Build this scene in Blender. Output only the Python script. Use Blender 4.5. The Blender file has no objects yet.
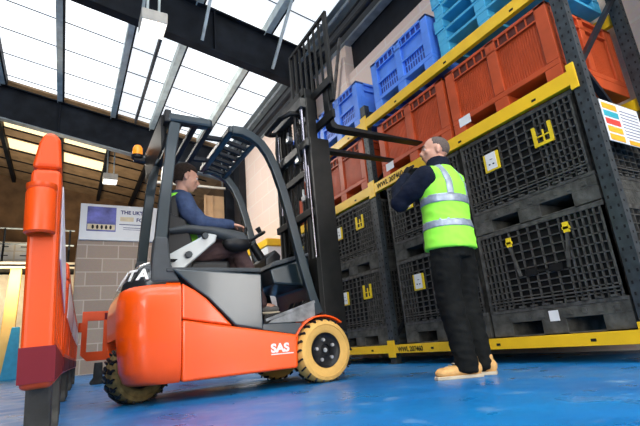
import bpy, math, random
from mathutils import Vector, Matrix, noise
from mathutils.bvhtree import BVHTree
random.seed(4)
PI = math.pi
S = bpy.context.scene
COL = S.collection

# ---------------------------------------------------------------- camera, world, light, exposure
cam_d = bpy.data.cameras.new('camera'); cam = bpy.data.objects.new('camera', cam_d); COL.objects.link(cam)
cam_d.sensor_width = 36; cam_d.lens = 439.96 / 640 * 36; cam_d.clip_start = .05
cam.matrix_world = Matrix(((0.87027907, -0.06688569, -0.48799656, 0), (-0.48522305, -0.28676961, -0.82602772, 0),
                           (-0.08469315, 0.95566181, -0.28202407, .30), (0, 0, 0, 1)))
S.camera = cam
w = bpy.data.worlds.new('world'); S.world = w; w.use_nodes = True
w.node_tree.nodes['Background'].inputs[0].default_value = (.80, .88, 1, 1)
w.node_tree.nodes['Background'].inputs[1].default_value = .28
S.view_settings.view_transform = 'Standard'; S.view_settings.look = 'None'
S.view_settings.exposure = .2; S.view_settings.gamma = 1; S.view_settings.use_curve_mapping = False
def area(name, loc, target, sx, sy, power, col):
    l = bpy.data.lights.new(name, 'AREA'); l.shape = 'RECTANGLE'; l.size = sx; l.size_y = sy; l.energy = power; l.color = col
    o = bpy.data.objects.new(name, l); COL.objects.link(o); o.location = loc
    o.rotation_euler = (Vector(target) - Vector(loc)).to_track_quat('-Z', 'Y').to_euler()
# unseen fill lights added behind the viewer to brighten the truck and rack
area('front_fill_left', (-3.5, -6.0, 2.3), (2.6, 3.2, 1.0), 3.6, 3.4, 430, (1, .985, .95))
area('front_fill_right', (4.2, -4.5, 2.2), (3.2, 3.0, 1.4), 2.2, 2.6, 230, (1, .98, .94))  # added fill from behind right, no door there
area('far_bay_lamp', (-1.6, 17.2, 3.3), (-1.0, 19.5, 1.5), 2.5, 1.0, 90, (1, .80, .50))
area('right_wall_fill', (.2, 9.6, 5.0), (4.4, 10.2, 2.6), 2.0, 1.2, 190, (1, .95, .88))  # added fill that brightens the right wall behind the mast
area('far_roof_fill', (-1.0, 17.0, 4.2), (-.8, 16.5, 8), 3.0, 2.0, 110, (1, .86, .62))  # added fill aimed up to lift the far roof sheets

# ---------------------------------------------------------------- materials
def mat(name, col, rough=.5, metal=0, var=.12, scale=6, bump=0, bscale=60, emit=None, estr=0, coat=0, spec=.5):
    m = bpy.data.materials.new(name); m.use_nodes = True; nt = m.node_tree; b = nt.nodes['Principled BSDF']
    b.inputs['Roughness'].default_value = rough; b.inputs['Metallic'].default_value = metal
    b.inputs['Specular IOR Level'].default_value = spec
    if coat: b.inputs['Coat Weight'].default_value = coat; b.inputs['Coat Roughness'].default_value = .08
    tc = nt.nodes.new('ShaderNodeTexCoord'); n = nt.nodes.new('ShaderNodeTexNoise'); n.inputs['Scale'].default_value = scale
    n.inputs['Detail'].default_value = 5
    nt.links.new(tc.outputs['Object'], n.inputs['Vector'])
    r = nt.nodes.new('ShaderNodeValToRGB'); c = Vector(col)
    r.color_ramp.elements[0].position = .3; r.color_ramp.elements[1].position = .7
    r.color_ramp.elements[0].color = (*(c * (1 - var)), 1); r.color_ramp.elements[1].color = (*[min(1, v * (1 + var)) for v in c], 1)
    nt.links.new(n.outputs['Fac'], r.inputs['Fac']); nt.links.new(r.outputs['Color'], b.inputs['Base Color'])
    if bump:
        n2 = nt.nodes.new('ShaderNodeTexNoise'); n2.inputs['Scale'].default_value = bscale; n2.inputs['Detail'].default_value = 4
        nt.links.new(tc.outputs['Object'], n2.inputs['Vector'])
        bp = nt.nodes.new('ShaderNodeBump'); bp.inputs['Strength'].default_value = bump; bp.inputs['Distance'].default_value = .01
        nt.links.new(n2.outputs['Fac'], bp.inputs['Height']); nt.links.new(bp.outputs['Normal'], b.inputs['Normal'])
    if emit:
        b.inputs['Emission Color'].default_value = (*emit, 1); b.inputs['Emission Strength'].default_value = estr
    return m
def block_mat(name, c1, c2, mortar, axis='X'):
    m = bpy.data.materials.new(name); m.use_nodes = True; nt = m.node_tree; b = nt.nodes['Principled BSDF']
    b.inputs['Roughness'].default_value = .9
    tc = nt.nodes.new('ShaderNodeTexCoord'); sp = nt.nodes.new('ShaderNodeSeparateXYZ'); cb = nt.nodes.new('ShaderNodeCombineXYZ')
    nt.links.new(tc.outputs['Object'], sp.inputs[0]); nt.links.new(sp.outputs[axis], cb.inputs['X']); nt.links.new(sp.outputs['Z'], cb.inputs['Y'])
    br = nt.nodes.new('ShaderNodeTexBrick'); br.inputs['Scale'].default_value = 1
    br.inputs['Brick Width'].default_value = .88; br.inputs['Row Height'].default_value = .42; br.inputs['Mortar Size'].default_value = .018
    br.inputs['Mortar Smooth'].default_value = .2
    br.inputs['Color1'].default_value = (*c1, 1); br.inputs['Color2'].default_value = (*c2, 1); br.inputs['Mortar'].default_value = (*mortar, 1)
    nt.links.new(cb.outputs[0], br.inputs['Vector'])
    n = nt.nodes.new('ShaderNodeTexNoise'); n.inputs['Scale'].default_value = 35; n.inputs['Detail'].default_value = 6
    nt.links.new(tc.outputs['Object'], n.inputs['Vector'])
    mx = nt.nodes.new('ShaderNodeMix'); mx.data_type = 'RGBA'; mx.blend_type = 'OVERLAY'; mx.inputs['Factor'].default_value = .2
    nt.links.new(br.outputs['Color'], mx.inputs['A']); nt.links.new(n.outputs['Color'], mx.inputs['B']); nt.links.new(mx.outputs['Result'], b.inputs['Base Color'])
    return m
def floor_mat():
    m = bpy.data.materials.new('painted_blue_floor'); m.use_nodes = True; nt = m.node_tree; b = nt.nodes['Principled BSDF']
    tc = nt.nodes.new('ShaderNodeTexCoord')
    def nz(sc, det, lo, hi):
        n = nt.nodes.new('ShaderNodeTexNoise'); n.inputs['Scale'].default_value = sc; n.inputs['Detail'].default_value = det
        nt.links.new(tc.outputs['Object'], n.inputs['Vector'])
        r = nt.nodes.new('ShaderNodeMapRange'); r.inputs['From Min'].default_value = lo; r.inputs['From Max'].default_value = hi
        nt.links.new(n.outputs['Fac'], r.inputs['Value']); return r.outputs['Result']
    def mix(f, a, bcol, k=None):
        x = nt.nodes.new('ShaderNodeMix'); x.data_type = 'RGBA'; nt.links.new(f, x.inputs['Factor'])
        if isinstance(a, tuple): x.inputs['A'].default_value = (*a, 1)
        else: nt.links.new(a, x.inputs['A'])
        x.inputs['B'].default_value = (*bcol, 1); return x.outputs['Result']
    c = mix(nz(1.3, 4, .35, .7), (.0005, .13, .38), (.002, .19, .48))
    c = mix(nz(5, 9, .60, .85), c, (.22, .36, .50))
    c = mix(nz(38, 3, .70, .78), c, (.40, .50, .58))
    nt.links.new(c, b.inputs['Base Color'])
    rr = nt.nodes.new('ShaderNodeMapRange'); rr.inputs['To Min'].default_value = .22; rr.inputs['To Max'].default_value = .5
    nt.links.new(nz(3, 6, .3, .7), rr.inputs['Value']); nt.links.new(rr.outputs['Result'], b.inputs['Roughness'])
    n2 = nt.nodes.new('ShaderNodeTexNoise'); n2.inputs['Scale'].default_value = 9; n2.inputs['Detail'].default_value = 6
    nt.links.new(tc.outputs['Object'], n2.inputs['Vector'])
    bp = nt.nodes.new('ShaderNodeBump'); bp.inputs['Strength'].default_value = .25; bp.inputs['Distance'].default_value = .006
    nt.links.new(n2.outputs['Fac'], bp.inputs['Height']); nt.links.new(bp.outputs['Normal'], b.inputs['Normal'])
    return m
M = dict(
 floor=floor_mat(),
 block=block_mat('pink_grey_blockwork', (.36, .28, .225), (.43, .34, .275), (.56, .48, .40), 'X'),
 blocky=block_mat('cream_blockwork', (.78, .60, .50), (.82, .645, .54), (.82, .70, .60), 'Y'),
 dark=mat('dark_steel', (.012, .014, .018), .45, .0, .3, spec=0.2), black=mat('black_plastic', (.008, .008, .009), .42, 0, .2, spec=0.3),
 rafter=mat('dark_painted_rafter', (.010, .012, .016), .6, 0, .5, 3, spec=0.12), flange=mat('grey_flange', (.22, .25, .26), .5, .2, .3),
 purlin=mat('galvanised_purlin', (.62, .68, .64), .5, .1, .25, 4), rust=mat('weathered_purlin', (.13, .12, .11), .8, 0, .5, 9),
 sheet=mat('brown_roof_sheet', (.30, .19, .10), .85, 0, .3, 3), rib=mat('thin_glazing_bar', (.12, .13, .15), .6),
 ceil=mat('grey_roof_sheet', (.20, .22, .22), .8, 0, .3, 2),
 sky=mat('translucent_rooflight', (.85, .87, .88), .6, 0, .02, 1, emit=(.95, .985, 1), estr=1.35),
 skyb=mat('boosted_rooflight', (.85,.87,.88), .6, 0, .02, 1, emit=(.95, .985, 1), estr=5.0),  # emission raised on out-of-view rooflights to add light to the scene
 skyd=mat('dim_rooflight', (.75,.78,.80), .6, 0, .04, 1, emit=(.93, .975, 1), estr=.88),  # dimmer rooflights towards the right wall
 warm=mat('warm_rooflight', (.8, .7, .45), .6, 0, .05, 1, emit=(1, .80, .45), estr=1.05),
 orange=mat('orange_truck_paint', (.95, .092, .0), .32, 0, .04, 2, coat=.35), grey=mat('slate_grey_truck_paint', (.018, .032, .040), .26, .0, .15, 3, coat=.3),
 charc=mat('charcoal_plastic', (.038, .044, .048), .6, 0, .15, 12, bump=.15, bscale=200), guard=mat('guard_paint', (.014, .026, .034), .33, .2, .15, 3, coat=.25),
 steel=mat('worn_tread_plate', (.20, .205, .205), .5, .5, .4, 14), silver=mat('silver_plastic', (.36, .38, .38), .35, .3, .1),
 chrome=mat('polished_rod', (.42, .40, .46), .25, 1, .05), mast=mat('mast_steel', (.006, .0058, .005), .5, .0, .5, 10, spec=0.3),
 mastw=mat('worn_mast_edge', (.07, .067, .06), .45, .3, .5, 16), tyre=mat('tan_tyre_rubber', (.70, .40, .10), .8, 0, .12, 8, bump=.2),
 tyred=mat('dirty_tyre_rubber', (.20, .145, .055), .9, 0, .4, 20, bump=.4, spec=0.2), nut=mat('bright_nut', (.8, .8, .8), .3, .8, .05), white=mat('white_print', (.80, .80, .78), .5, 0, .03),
 yel=mat('yellow_beam_paint', (.95, .55, .012), .40, 0, .07, 5), dyel=mat('yellow_latch', (.85, .60, .02), .4),
 post=mat('rack_post_paint', (.034, .042, .046), .5, .2, .45, 12), hole=mat('rack_hole_dark', (.004, .004, .004), .9),
 crate=mat('black_container_shaded', (.0025, .0025, .0025), .7, 0, .35, 14, spec=.3), crib=mat('black_container_lit_rib', (.058, .056, .050), .6, 0, .6, 18, spec=.4),  # one black plastic; lit ribs and shaded recesses put into the two colours
 cbase=mat('grey_container_base', (.068, .066, .057), .8, 0, .5, 11, bump=.5, bscale=40, spec=0.25),
 ored=mat('terracotta_plastic', (.50, .072, .018), .45, 0, .14, 6, spec=0.3), oredd=mat('terracotta_slot', (.10, .014, .006), .7, 0, .2),
 blue=mat('blue_plastic', (.09, .27, .85), .42, 0, .12, 6), blued=mat('blue_slot', (.01, .04, .30), .6),
 teal=mat('light_blue_pallet', (.06, .40, .62), .5, 0, .12, 6), barr=mat('barrier_orange', (.66, .060, .002), .38, 0, .10, 5, spec=0.35), barrd=mat('barrier_red_film', (.13, .006, .012), .6, spec=.2),
 rubber=mat('grey_rubber', (.045, .044, .040), .8, 0, .4, 9, bump=.4, spec=0.2), film=mat('white_reflective_film', (.75, .70, .72), .3), amber=mat('amber_lens', (.9, .28, .01), .25, 0, .05, emit=(1, .3, .02), estr=.35),
 signw=mat('white_sign', (.82, .84, .86), .5, 0, .02), sblue=mat('sign_blue_picture', (.12, .13, .42), .5, 0, .6, 3), scream=mat('sign_cream_line', (.72, .62, .42), .5),
 stext=mat('sign_lettering', (.05, .06, .20), .6), red=mat('sign_red', (.7, .06, .04), .5), orng=mat('sign_orange', (.9, .42, .02), .5), tealp=mat('sign_teal', (.03, .38, .45), .5),
 tan=mat('tan_boarding', (.58, .36, .19), .8, 0, .12, 3), cream=mat('cream_panel', (.72, .66, .55), .7), yellowp=mat('pale_yellow_column', (.88, .58, .20), .6, 0, .10, 2),
 brown=mat('brown_far_wall', (.20, .11, .05), .9, 0, .35, 2), bluec=mat('blue_board', (.03, .33, .60), .6),
 skin=mat('skin', (.60, .31, .21), .5, 0, .08, 9), hair=mat('dark_brown_hair', (.030, .018, .012), .8, 0, .4, 60, bump=.6, bscale=150, spec=0.2), shaved=mat('shaved_hair', (.10, .072, .060), .8, 0, .3, 90),
 navy=mat('navy_cloth', (.008, .011, .022), .85, 0, .3, 14, bump=.3, spec=0.1), bluejumper=mat('blue_grey_jumper', (.045, .065, .125), .9, 0, .2, 20, bump=.3, bscale=120, spec=0.1),
 trous=mat('black_work_trousers', (.007, .0075, .007), .85, 0, .4, 12, bump=.5, bscale=25, spec=0.12), btrous=mat('brown_grey_trousers', (.085, .052, .052), .85, 0, .25, 12, bump=.5, bscale=25, spec=0.1),
 hivis=mat('lime_hi_vis', (.33, .94, .07), .7, 0, .06, 5, emit=(.5, 1, .02), estr=0, spec=0.2), reflect=mat('silver_reflective_tape', (.30, .35, .42), .35, .3, .2, 30),
 boot=mat('tan_boot_leather', (.62, .34, .11), .65, 0, .2, 18, bump=.3), sole=mat('cream_sole', (.50, .42, .30), .8), glove=mat('black_glove', (.006, .006, .007), .7, spec=0.15),
 shoe=mat('grey_shoe', (.13, .125, .12), .7), lip=mat('lip', (.42, .16, .12), .5), eye=mat('eye_white', (.6, .58, .55), .3), iris=mat('iris', (.03, .02, .015), .3),
)
# ---------------------------------------------------------------- mesh helpers
class MB:
    def __init__(s): s.v = []; s.f = []; s.m = []; s.sm = []
    def add(s, vs, fs, m=0, smooth=False):
        b = len(s.v); s.v += [tuple(v) for v in vs]
        for f in fs: s.f.append(tuple(b + i for i in f)); s.m.append(m); s.sm.append(smooth)
        return s
    def box(s, x0, x1, y0, y1, z0, z1, m=0):
        return s.add([(x0,y0,z0),(x1,y0,z0),(x1,y1,z0),(x0,y1,z0),(x0,y0,z1),(x1,y0,z1),(x1,y1,z1),(x0,y1,z1)],
                     [(0,3,2,1),(4,5,6,7),(0,1,5,4),(1,2,6,5),(2,3,7,6),(3,0,4,7)], m)
    def bar(s, p, q, w_, h_, up=(0,0,1), m=0):
        p = Vector(p); q = Vector(q); d = (q-p).normalized(); u = Vector(up); a = d.cross(u)
        if a.length < 1e-4: a = d.cross(Vector((1,0,0)))
        a.normalize(); u = a.cross(d); a *= w_/2; u *= h_/2
        vs = [p-a-u, p+a-u, p+a+u, p-a+u, q-a-u, q+a-u, q+a+u, q-a+u]
        return s.add(vs, [(0,1,2,3),(7,6,5,4),(0,4,5,1),(1,5,6,2),(2,6,7,3),(3,7,4,0)], m)
    def prism(s, poly, axis, a0, a1, m=0):
        # poly: 2D points; axis 'y' -> (x,z), 'x' -> (y,z), 'z' -> (x,y)
        def P(p, a): return (p[0], a, p[1]) if axis == 'y' else ((a, p[0], p[1]) if axis == 'x' else (p[0], p[1], a))
        n = len(poly); vs = [P(p, a0) for p in poly] + [P(p, a1) for p in poly]
        fs = [tuple(range(n)), tuple(range(2*n-1, n-1, -1))] + [(i, n+i, n+(i+1) % n, (i+1) % n) for i in range(n)]
        return s.add(vs, fs, m)
    def tube(s, pts, r, n=10, m=0, ell=1.0, ref=None, sq=False):
        pts = [Vector(p) for p in pts]; k = len(pts); rr = r if isinstance(r, (list, tuple)) else [r]*k
        vs = []; prev = Vector(ref) if ref else None
        for i, p in enumerate(pts):
            d = (pts[min(i+1, k-1)] - pts[max(i-1, 0)]).normalized()
            if prev is None: prev = Vector((0,0,1)) if abs(d.z) < .9 else Vector((1,0,0))
            a = (prev - d*prev.dot(d)).normalized(); prev = a; b = d.cross(a)
            rx, ry = rr[i] if isinstance(rr[i], tuple) else (rr[i], rr[i]*ell)
            for j in range(n):
                t = 2*PI*j/n + (PI/n if sq else 0)
                vs.append(p + a*rx*math.cos(t) + b*ry*math.sin(t))
        fs = [(i*n+j, i*n+(j+1) % n, (i+1)*n+(j+1) % n, (i+1)*n+j) for i in range(k-1) for j in range(n)]
        fs += [tuple(range(n-1, -1, -1)), tuple((k-1)*n+j for j in range(n))]
        return s.add(vs, fs, m, not sq)
    def disc(s, c, ax, r, t, n=24, m=0):
        c = Vector(c); a = Vector(ax).normalized()*t/2; return s.tube([c-a, c+a], r, n, m)
    def lathe(s, prof, c, ax, n=32, m=0, smooth=True):
        c = Vector(c); ax = Vector(ax).normalized(); a = ax.orthogonal().normalized(); b = ax.cross(a); vs = []
        for (r, h) in prof:
            for j in range(n):
                t = 2*PI*j/n; vs.append(c + ax*h + (a*math.cos(t)+b*math.sin(t))*r)
        k = len(prof); fs = [(i*n+j, i*n+(j+1) % n, (i+1)*n+(j+1) % n, (i+1)*n+j) for i in range(k-1) for j in range(n)]
        return s.add(vs, fs, m, smooth)
    def ball(s, c, r, n=12, m=0, rot=None):
        rx, ry, rz = r if isinstance(r, tuple) else (r, r, r); vs = []; fs = []
        for i in range(n+1):
            th = PI*i/n
            for j in range(n*2):
                ph = PI*j/n; v = Vector((rx*math.sin(th)*math.cos(ph), ry*math.sin(th)*math.sin(ph), rz*math.cos(th)))
                if rot: v = rot @ v
                vs.append(v + Vector(c))
        N = n*2
        fs = [(i*N+j, (i+1)*N+j, (i+1)*N+(j+1) % N, i*N+(j+1) % N) for i in range(n) for j in range(N)]
        return s.add(vs, fs, m, True)
    def build(s, name, mats, parent=None, bevel=0, off=None, seg=2):
        me = bpy.data.meshes.new(name)
        o_ = Vector(off) if off is not None else (parent['_o'] if parent is not None and '_o' in parent else Vector((0,0,0)))
        o_ = Vector(o_)
        me.from_pydata([tuple(Vector(v)-o_) for v in s.v], [], s.f)
        for x in (mats if isinstance(mats, (list, tuple)) else [mats]): me.materials.append(M[x] if isinstance(x, str) else x)
        for p, mi, sm in zip(me.polygons, s.m, s.sm): p.material_index = mi; p.use_smooth = sm
        me.validate(); me.update()
        if any(s.sm): me.set_sharp_from_angle(angle=math.radians(38))
        o = bpy.data.objects.new(name, me); COL.objects.link(o)
        if parent is not None: o.parent = parent
        if bevel:
            bm_ = o.modifiers.new('bevel', 'BEVEL'); bm_.width = bevel; bm_.segments = seg; bm_.limit_method = 'ANGLE'; bm_.angle_limit = math.radians(35)
        return o
def tag(o, label, cat, group=None, kind=None):
    if label: o['label'] = label
    if cat: o['category'] = cat
    if group: o['group'] = group
    if kind: o['kind'] = kind
    return o
ORG = {}
def thing(name, loc, label, cat, group=None, rz=0):
    o = bpy.data.objects.new(name, None); o.empty_display_size = .1; COL.objects.link(o); o.location = loc; o.rotation_euler = (0, 0, rz)
    return tag(o, label, cat, group)
def struct(mb, name, mats, bevel=0):
    o = mb.build(name, mats, None, bevel); o['kind'] = 'structure'; return o
def copy_tree(o, loc, label=None, parent=None):
    c = o.copy(); COL.objects.link(c)
    if parent is None: c.location = loc
    else: c.parent = parent
    if label: c['label'] = label
    for ch in list(o.children): copy_tree(ch, None, None, c)
    return c
def text(txt, name, mats, size, origin, xdir, ydir, parent=None, off=(0,0,0), bold=.0, squash=1.0, extrude=.001, align='LEFT'):
    cu = bpy.data.curves.new(name, 'FONT'); cu.body = txt; cu.size = size; cu.extrude = extrude; cu.offset = bold; cu.align_x = align
    t = bpy.data.objects.new(name+'_t', cu); COL.objects.link(t)
    dg = bpy.context.evaluated_depsgraph_get(); dg.update()
    me = bpy.data.meshes.new_from_object(t.evaluated_get(dg))
    bpy.data.objects.remove(t); bpy.data.curves.remove(cu)
    X = Vector(xdir).normalized(); Y = Vector(ydir).normalized(); Z = X.cross(Y)
    mb = MB(); o = Vector(origin)
    mb.add([o + X*v.co.x*squash + Y*v.co.y + Z*v.co.z for v in me.vertices], [tuple(p.vertices) for p in me.polygons])
    bpy.data.meshes.remove(me)
    if name is None: return mb
    return mb.build(name, mats, parent, 0, off)

# ================================================================ SETTING
XW = 4.45; SL = .178
def zr(x, z0): return z0 - SL*(x - XW) if x > -6 else z0 - SL*(-6 - XW) + SL*(x + 6)
struct(MB().box(-16, 7, -12, 24, -.2, 0), 'floor', 'floor')
# right wall: full height past the pier, lower with a dark recess nearer the viewer
struct(MB().box(XW, XW+.3, -12, 6.0, 0, 5.2).box(XW, XW+.3, 6.0, 12.2, 0, 5.9).box(XW-.06, XW, 6.0, 6.5, 0, 5.6), 'wall_right', 'blocky')
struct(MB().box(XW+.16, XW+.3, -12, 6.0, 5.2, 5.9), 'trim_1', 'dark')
struct(MB().box(XW-.04, XW+.12, -12, 12.2, 5.88, 5.93), 'trim_2', 'flange')
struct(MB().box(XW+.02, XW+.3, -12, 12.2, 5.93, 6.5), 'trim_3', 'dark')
for n_, (x_, z_, r_) in enumerate(((4.30, 6.02, .06), (4.10, 6.20, .035), (4.18, 6.08, .022))):
    mb = MB().tube([(x_, -12, z_), (x_, 12.2, z_)], r_, 10); struct(mb, 'trim_%d' % (4+n_), ['dark', 'flange', 'dark'][n_])
struct(MB().box(-16.3, -16, -12, 24, 0, 6.5), 'wall_left', 'brown')
struct(MB().box(-16, 7, -12.3, -12, 0, 8.6), 'wall_back', 'brown')
struct(MB().box(-16, 7, 20.6, 20.9, 0, 8.8), 'wall_far', 'brown')
# roof: sheets above purlins; rooflights between purlins
ZS = 6.50
PX = [-6, -4.6, -3.2, -1.86, -.52, .84, 1.92, 3.36]
def slab(mb, x0, x1, y0, y1, zo, th, m=0):
    return mb.prism([(x0, zr(x0, zo)), (x1, zr(x1, zo)), (x1, zr(x1, zo)+th), (x0, zr(x0, zo)+th)], 'y', y0, y1, m)
mb = MB(); slab(mb, 4.30, 4.8, -12, 12.9, ZS+.2, .05); slab(mb, -16, -6, -12, 24, ZS+.2, .05)
struct(mb, 'ceiling', 'ceil')
mb = MB(); slab(mb, -6, 4.8, 12.9, 24, ZS+.16, .05)
struct(mb, 'ceiling.001', 'sheet')
nwin = 0
bays = [(-12, -5), (-5, 1.1), (1.1, 7.2), (7.2, 12.9)]
for (y0, y1) in bays:
    edges = PX + [4.30]
    for i in range(len(edges)-1):
        x0, x1 = edges[i], edges[i+1]; nwin += 1
        mb = MB(); slab(mb, x0, x1, y0, y1, ZS+.22, .02, 0)
        k = 1
        y = y0 + .35
        while y < y1: slab(mb, x0, x1, y-.009, y+.009, ZS+.20, .02, 1); y += 1.02
        struct(mb, 'window_%d' % nwin, ['skyb' if y1 < 2 else ('skyd' if x0 > .8 else 'sky'), 'rib'])
# warm rooflight strips in the far bay
for (y0, y1) in ((15.0, 15.75), (16.65, 17.45)):
    for (x0, x1) in ((-2.1, -.62), (-.42, .84)):
        nwin += 1; mb = MB(); slab(mb, x0, x1, y0, y1, ZS+.13, .02); struct(mb, 'window_%d' % nwin, 'warm')
tn = 7
for i, x in enumerate(PX):
    mb = MB(); z = zr(x, ZS); mb.box(x-.08, x+.05, -12, 12.9, z-.02, z, 0).box(x-.08, x-.065, -12, 12.9, z, z+.2, 0).box(x+.05, x+.09, -12, 12.9, z-.02, z+.2, 1)
    struct(mb, 'trim_%d' % tn, ['purlin', 'rafter']); tn += 1
for x in (1.45,):   # thin weathered secondary purlins
    z = zr(x, ZS); struct(MB().box(x-.03, x+.03, -12, 12.9, z+.06, z+.2), 'trim_%d' % tn, 'rust'); tn += 1
for x in (-3.3, -2.2, -.52, .90, 2.2):
    z = zr(x, ZS); struct(MB().box(x-.06, x+.06, 12.9, 20.6, z-.05, z+.18), 'trim_%d' % tn, 'rafter'); tn += 1
for y in (14.3, 15.85, 16.5, 17.6, 18.6, 19.6):
    mb = MB(); slab(mb, -6, 4.4, y-.02, y+.02, ZS+.12, .04); struct(mb, 'trim_%d' % tn, 'rafter'); tn += 1
def rafter(y, fm):
    global tn
    mb = MB(); Z0 = 5.5
    slab(mb, -6, XW+.1, y-.10, y+.10, Z0, .03, 1); slab(mb, -6, XW+.1, y-.10, y+.10, Z0+.97, .03, 0); slab(mb, -6, XW+.1, y-.008, y+.02, Z0+.03, .94, 0)
    for x in (-3.2, -.52, 2.2): mb.box(x-.01, x+.01, y-.09, y+.09, zr(x, Z0)+.03, zr(x, Z0)+.95, 0)
    struct(mb, 'trim_%d' % tn, ['rafter', fm]); tn += 1
for y in (-5, 1.1, 7.25): rafter(y, 'rafter')
rafter(12.9, 'flange')
for y in (1.1, 7.25, 12.6):   # columns of the frame against the right wall
    struct(MB().box(XW-.38, XW-.08, y-.10, y-.085, 0, 5.6).box(XW-.38, XW-.08, y+.085, y+.10, 0, 5.6).box(XW-.24, XW-.22, y-.085, y+.085, 0, 5.6), 'trim_%d' % tn, 'rafter'); tn += 1
# knee braces from the rafter up to the purlins on the near side
for (x, dx) in ((1.92, .25), (3.36, .35), (-.52, .2), (.84, .22)):
    mb = MB().bar((x, 7.08, zr(x, 5.56)), (x+dx*.1, 6.1, zr(x, ZS)-.02), .05, .05, (1,0,0)); struct(mb, 'trim_%d' % tn, 'purlin'); tn += 1
struct(MB().bar((XW-.14, 6.6, 4.3), (XW-.14, 5.9, 6.1), .05, .05, (1,0,0)), 'trim_%d' % tn, 'rust'); tn += 1

# block-built office with sign, mezzanine and rear bay at the far left
struct(MB().box(.17, 3.0, 14.9, 18.2, 0, 3.9).box(.17, 3.0, 14.9, 18.2, 3.9, 3.95), 'wall_office', 'block')
struct(MB().box(-6, .17, 18.0, 20.6, 3.66, 3.70, 1).box(-6, .17, 17.9, 18.0, 3.60, 3.82, 0).box(-6, .17, 17.88, 17.9, 3.66, 3.73, 1), 'trim_%d' % tn, ['cream', 'dark']); tn += 1
struct(MB().box(-6, .17, 19.2, 19.3, 0, 3.6), 'wall_mezzanine', 'cream')
t = thing('mezzanine_railing', (-1.5, 17.95, 3.8), 'grey tube guard rail along the edge of the far mezzanine', 'railing')
for z in (4.45, 5.0): MB().tube([(-5.5, 17.95, z), (.1, 17.95, z)], .03, 8).build('rail', 'flange', t, off=t.location)
for x in (-4.4, -3.2, -2.0, -.9, -.05): MB().tube([(x, 17.95, 3.8), (x, 17.95, 5.0)], .035, 8).build('post', 'dark', t, off=t.location)
t = thing('storage_cabinet', (-2.2, 19.2, 3.70), 'pale cabinet with drawers standing on the far mezzanine', 'cabinet')
MB().box(-2.9, -1.2, 18.9, 19.5, 3.70, 4.75).build('body', 'cream', t, .02, off=t.location)
for i in range(3):
    for k in range(3):
        x = -2.85 + k*.56; z = 3.78 + i*.32
        d = MB().box(x, x+.5, 18.87, 18.9, z, z+.28).build('drawer', 'white', t, off=t.location)
        MB().box(x+.15, x+.35, 18.84, 18.87, z+.12, z+.15).build('handle', 'dark', d, off=t.location)
tag(MB().prism([(-1.86, 0), (-1.44, 0), (-1.40, 3.58), (-1.72, 3.58)], 'y', 17.9, 18.2).build('leaning_board', 'yellowp', None, .02), 'tall pale yellow board standing under the mezzanine at far left', 'board')
tag(MB().prism([(-1.66, 0), (-1.20, 0), (-1.26, 1.62), (-1.48, 1.62)], 'y', 17.55, 17.7).build('blue_board', 'bluec', None, .02), 'narrow blue board standing in front of the yellow board', 'board')
# far end beside the right wall: boarded partition with a fluorescent tube above it
struct(MB().box(3.55, 4.75, 12.9, 13.0, 0, 5.0).box(3.5, 3.56, 12.86, 12.9, 0, 5.0).box(3.75, 3.79, 12.87, 12.9, 0, 5.0), 'wall_partition', 'tan')
struct(MB().box(XW-.22, XW-.02, 11.7, 12.2, 0, 5.9), 'trim_%d' % tn, 'dark'); tn += 1
t = thing('strip_light', (3.0, 12.6, 5.1), 'long thin strip light hanging behind the truck driver', 'light')
MB().box(1.9, 4.3, 12.58, 12.66, 5.14, 5.20).build('housing', 'cream', t, off=t.location)
for x in (2.2, 4.0): MB().box(x-.01, x+.01, 12.61, 12.63, 5.2, 6.2).build('hanger', 'flange', t, off=t.location)
t = thing('wall_cabinet', (4.35, 10.2, 0), 'white chest against the cream block wall behind the truck', 'cabinet')
MB().box(XW-.5, XW-.01, 9.2, 11.6, 0, 2.55).build('body', 'white', t, .03, off=t.location)
MB().box(XW-.53, XW-.01, 9.15, 11.65, 2.55, 2.72).build('top', 'yel', t, .02, off=t.location)
# sign on the office wall
t = thing('office_sign', (1.8, 14.85, 3.92), 'white sign board with blue picture on top of the blockwork office wall', 'sign')
OF = t.location
MB().box(.19, 3.0, 14.80, 14.90, 3.92, 5.08).build('board', 'signw', t, .01, off=OF)
p_ = MB().box(.38, 1.20, 14.78, 14.80, 4.20, 4.99).build('picture', 'sblue', t, off=OF); p_['label'] = 'blue picture with pale figures'
MB().box(.40, 1.18, 14.77, 14.78, 4.24, 4.42).build('picture_strip', 'scream', p_, off=OF)
mb = MB()
for i in range(5): mb.ball((.55+i*.125, 14.765, 4.33), (.035, .01, .07), 6)
mb.build('figures', 'dark', p_, off=OF)
text("THE UK'S", 'lettering', 'stext', .165, (1.33, 14.79, 4.80), (1,0,0), (0,0,1), t, OF, .006)
text("FC", 'lettering', 'stext', .17, (1.80, 14.79, 4.56), (1,0,0), (0,0,1), t, OF, .005)
MB().box(1.32, 1.72, 14.785, 14.80, 4.56, 4.70).build('cream_block', 'scream', t, off=OF)
MB().box(1.30, 2.1, 14.785, 14.80, 4.44, 4.46).box(1.42, 2.0, 14.785, 14.80, 4.34, 4.355).box(1.42, 2.0, 14.785, 14.80, 4.28, 4.29).build('fine_print', 'stext', t, off=OF)
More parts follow.
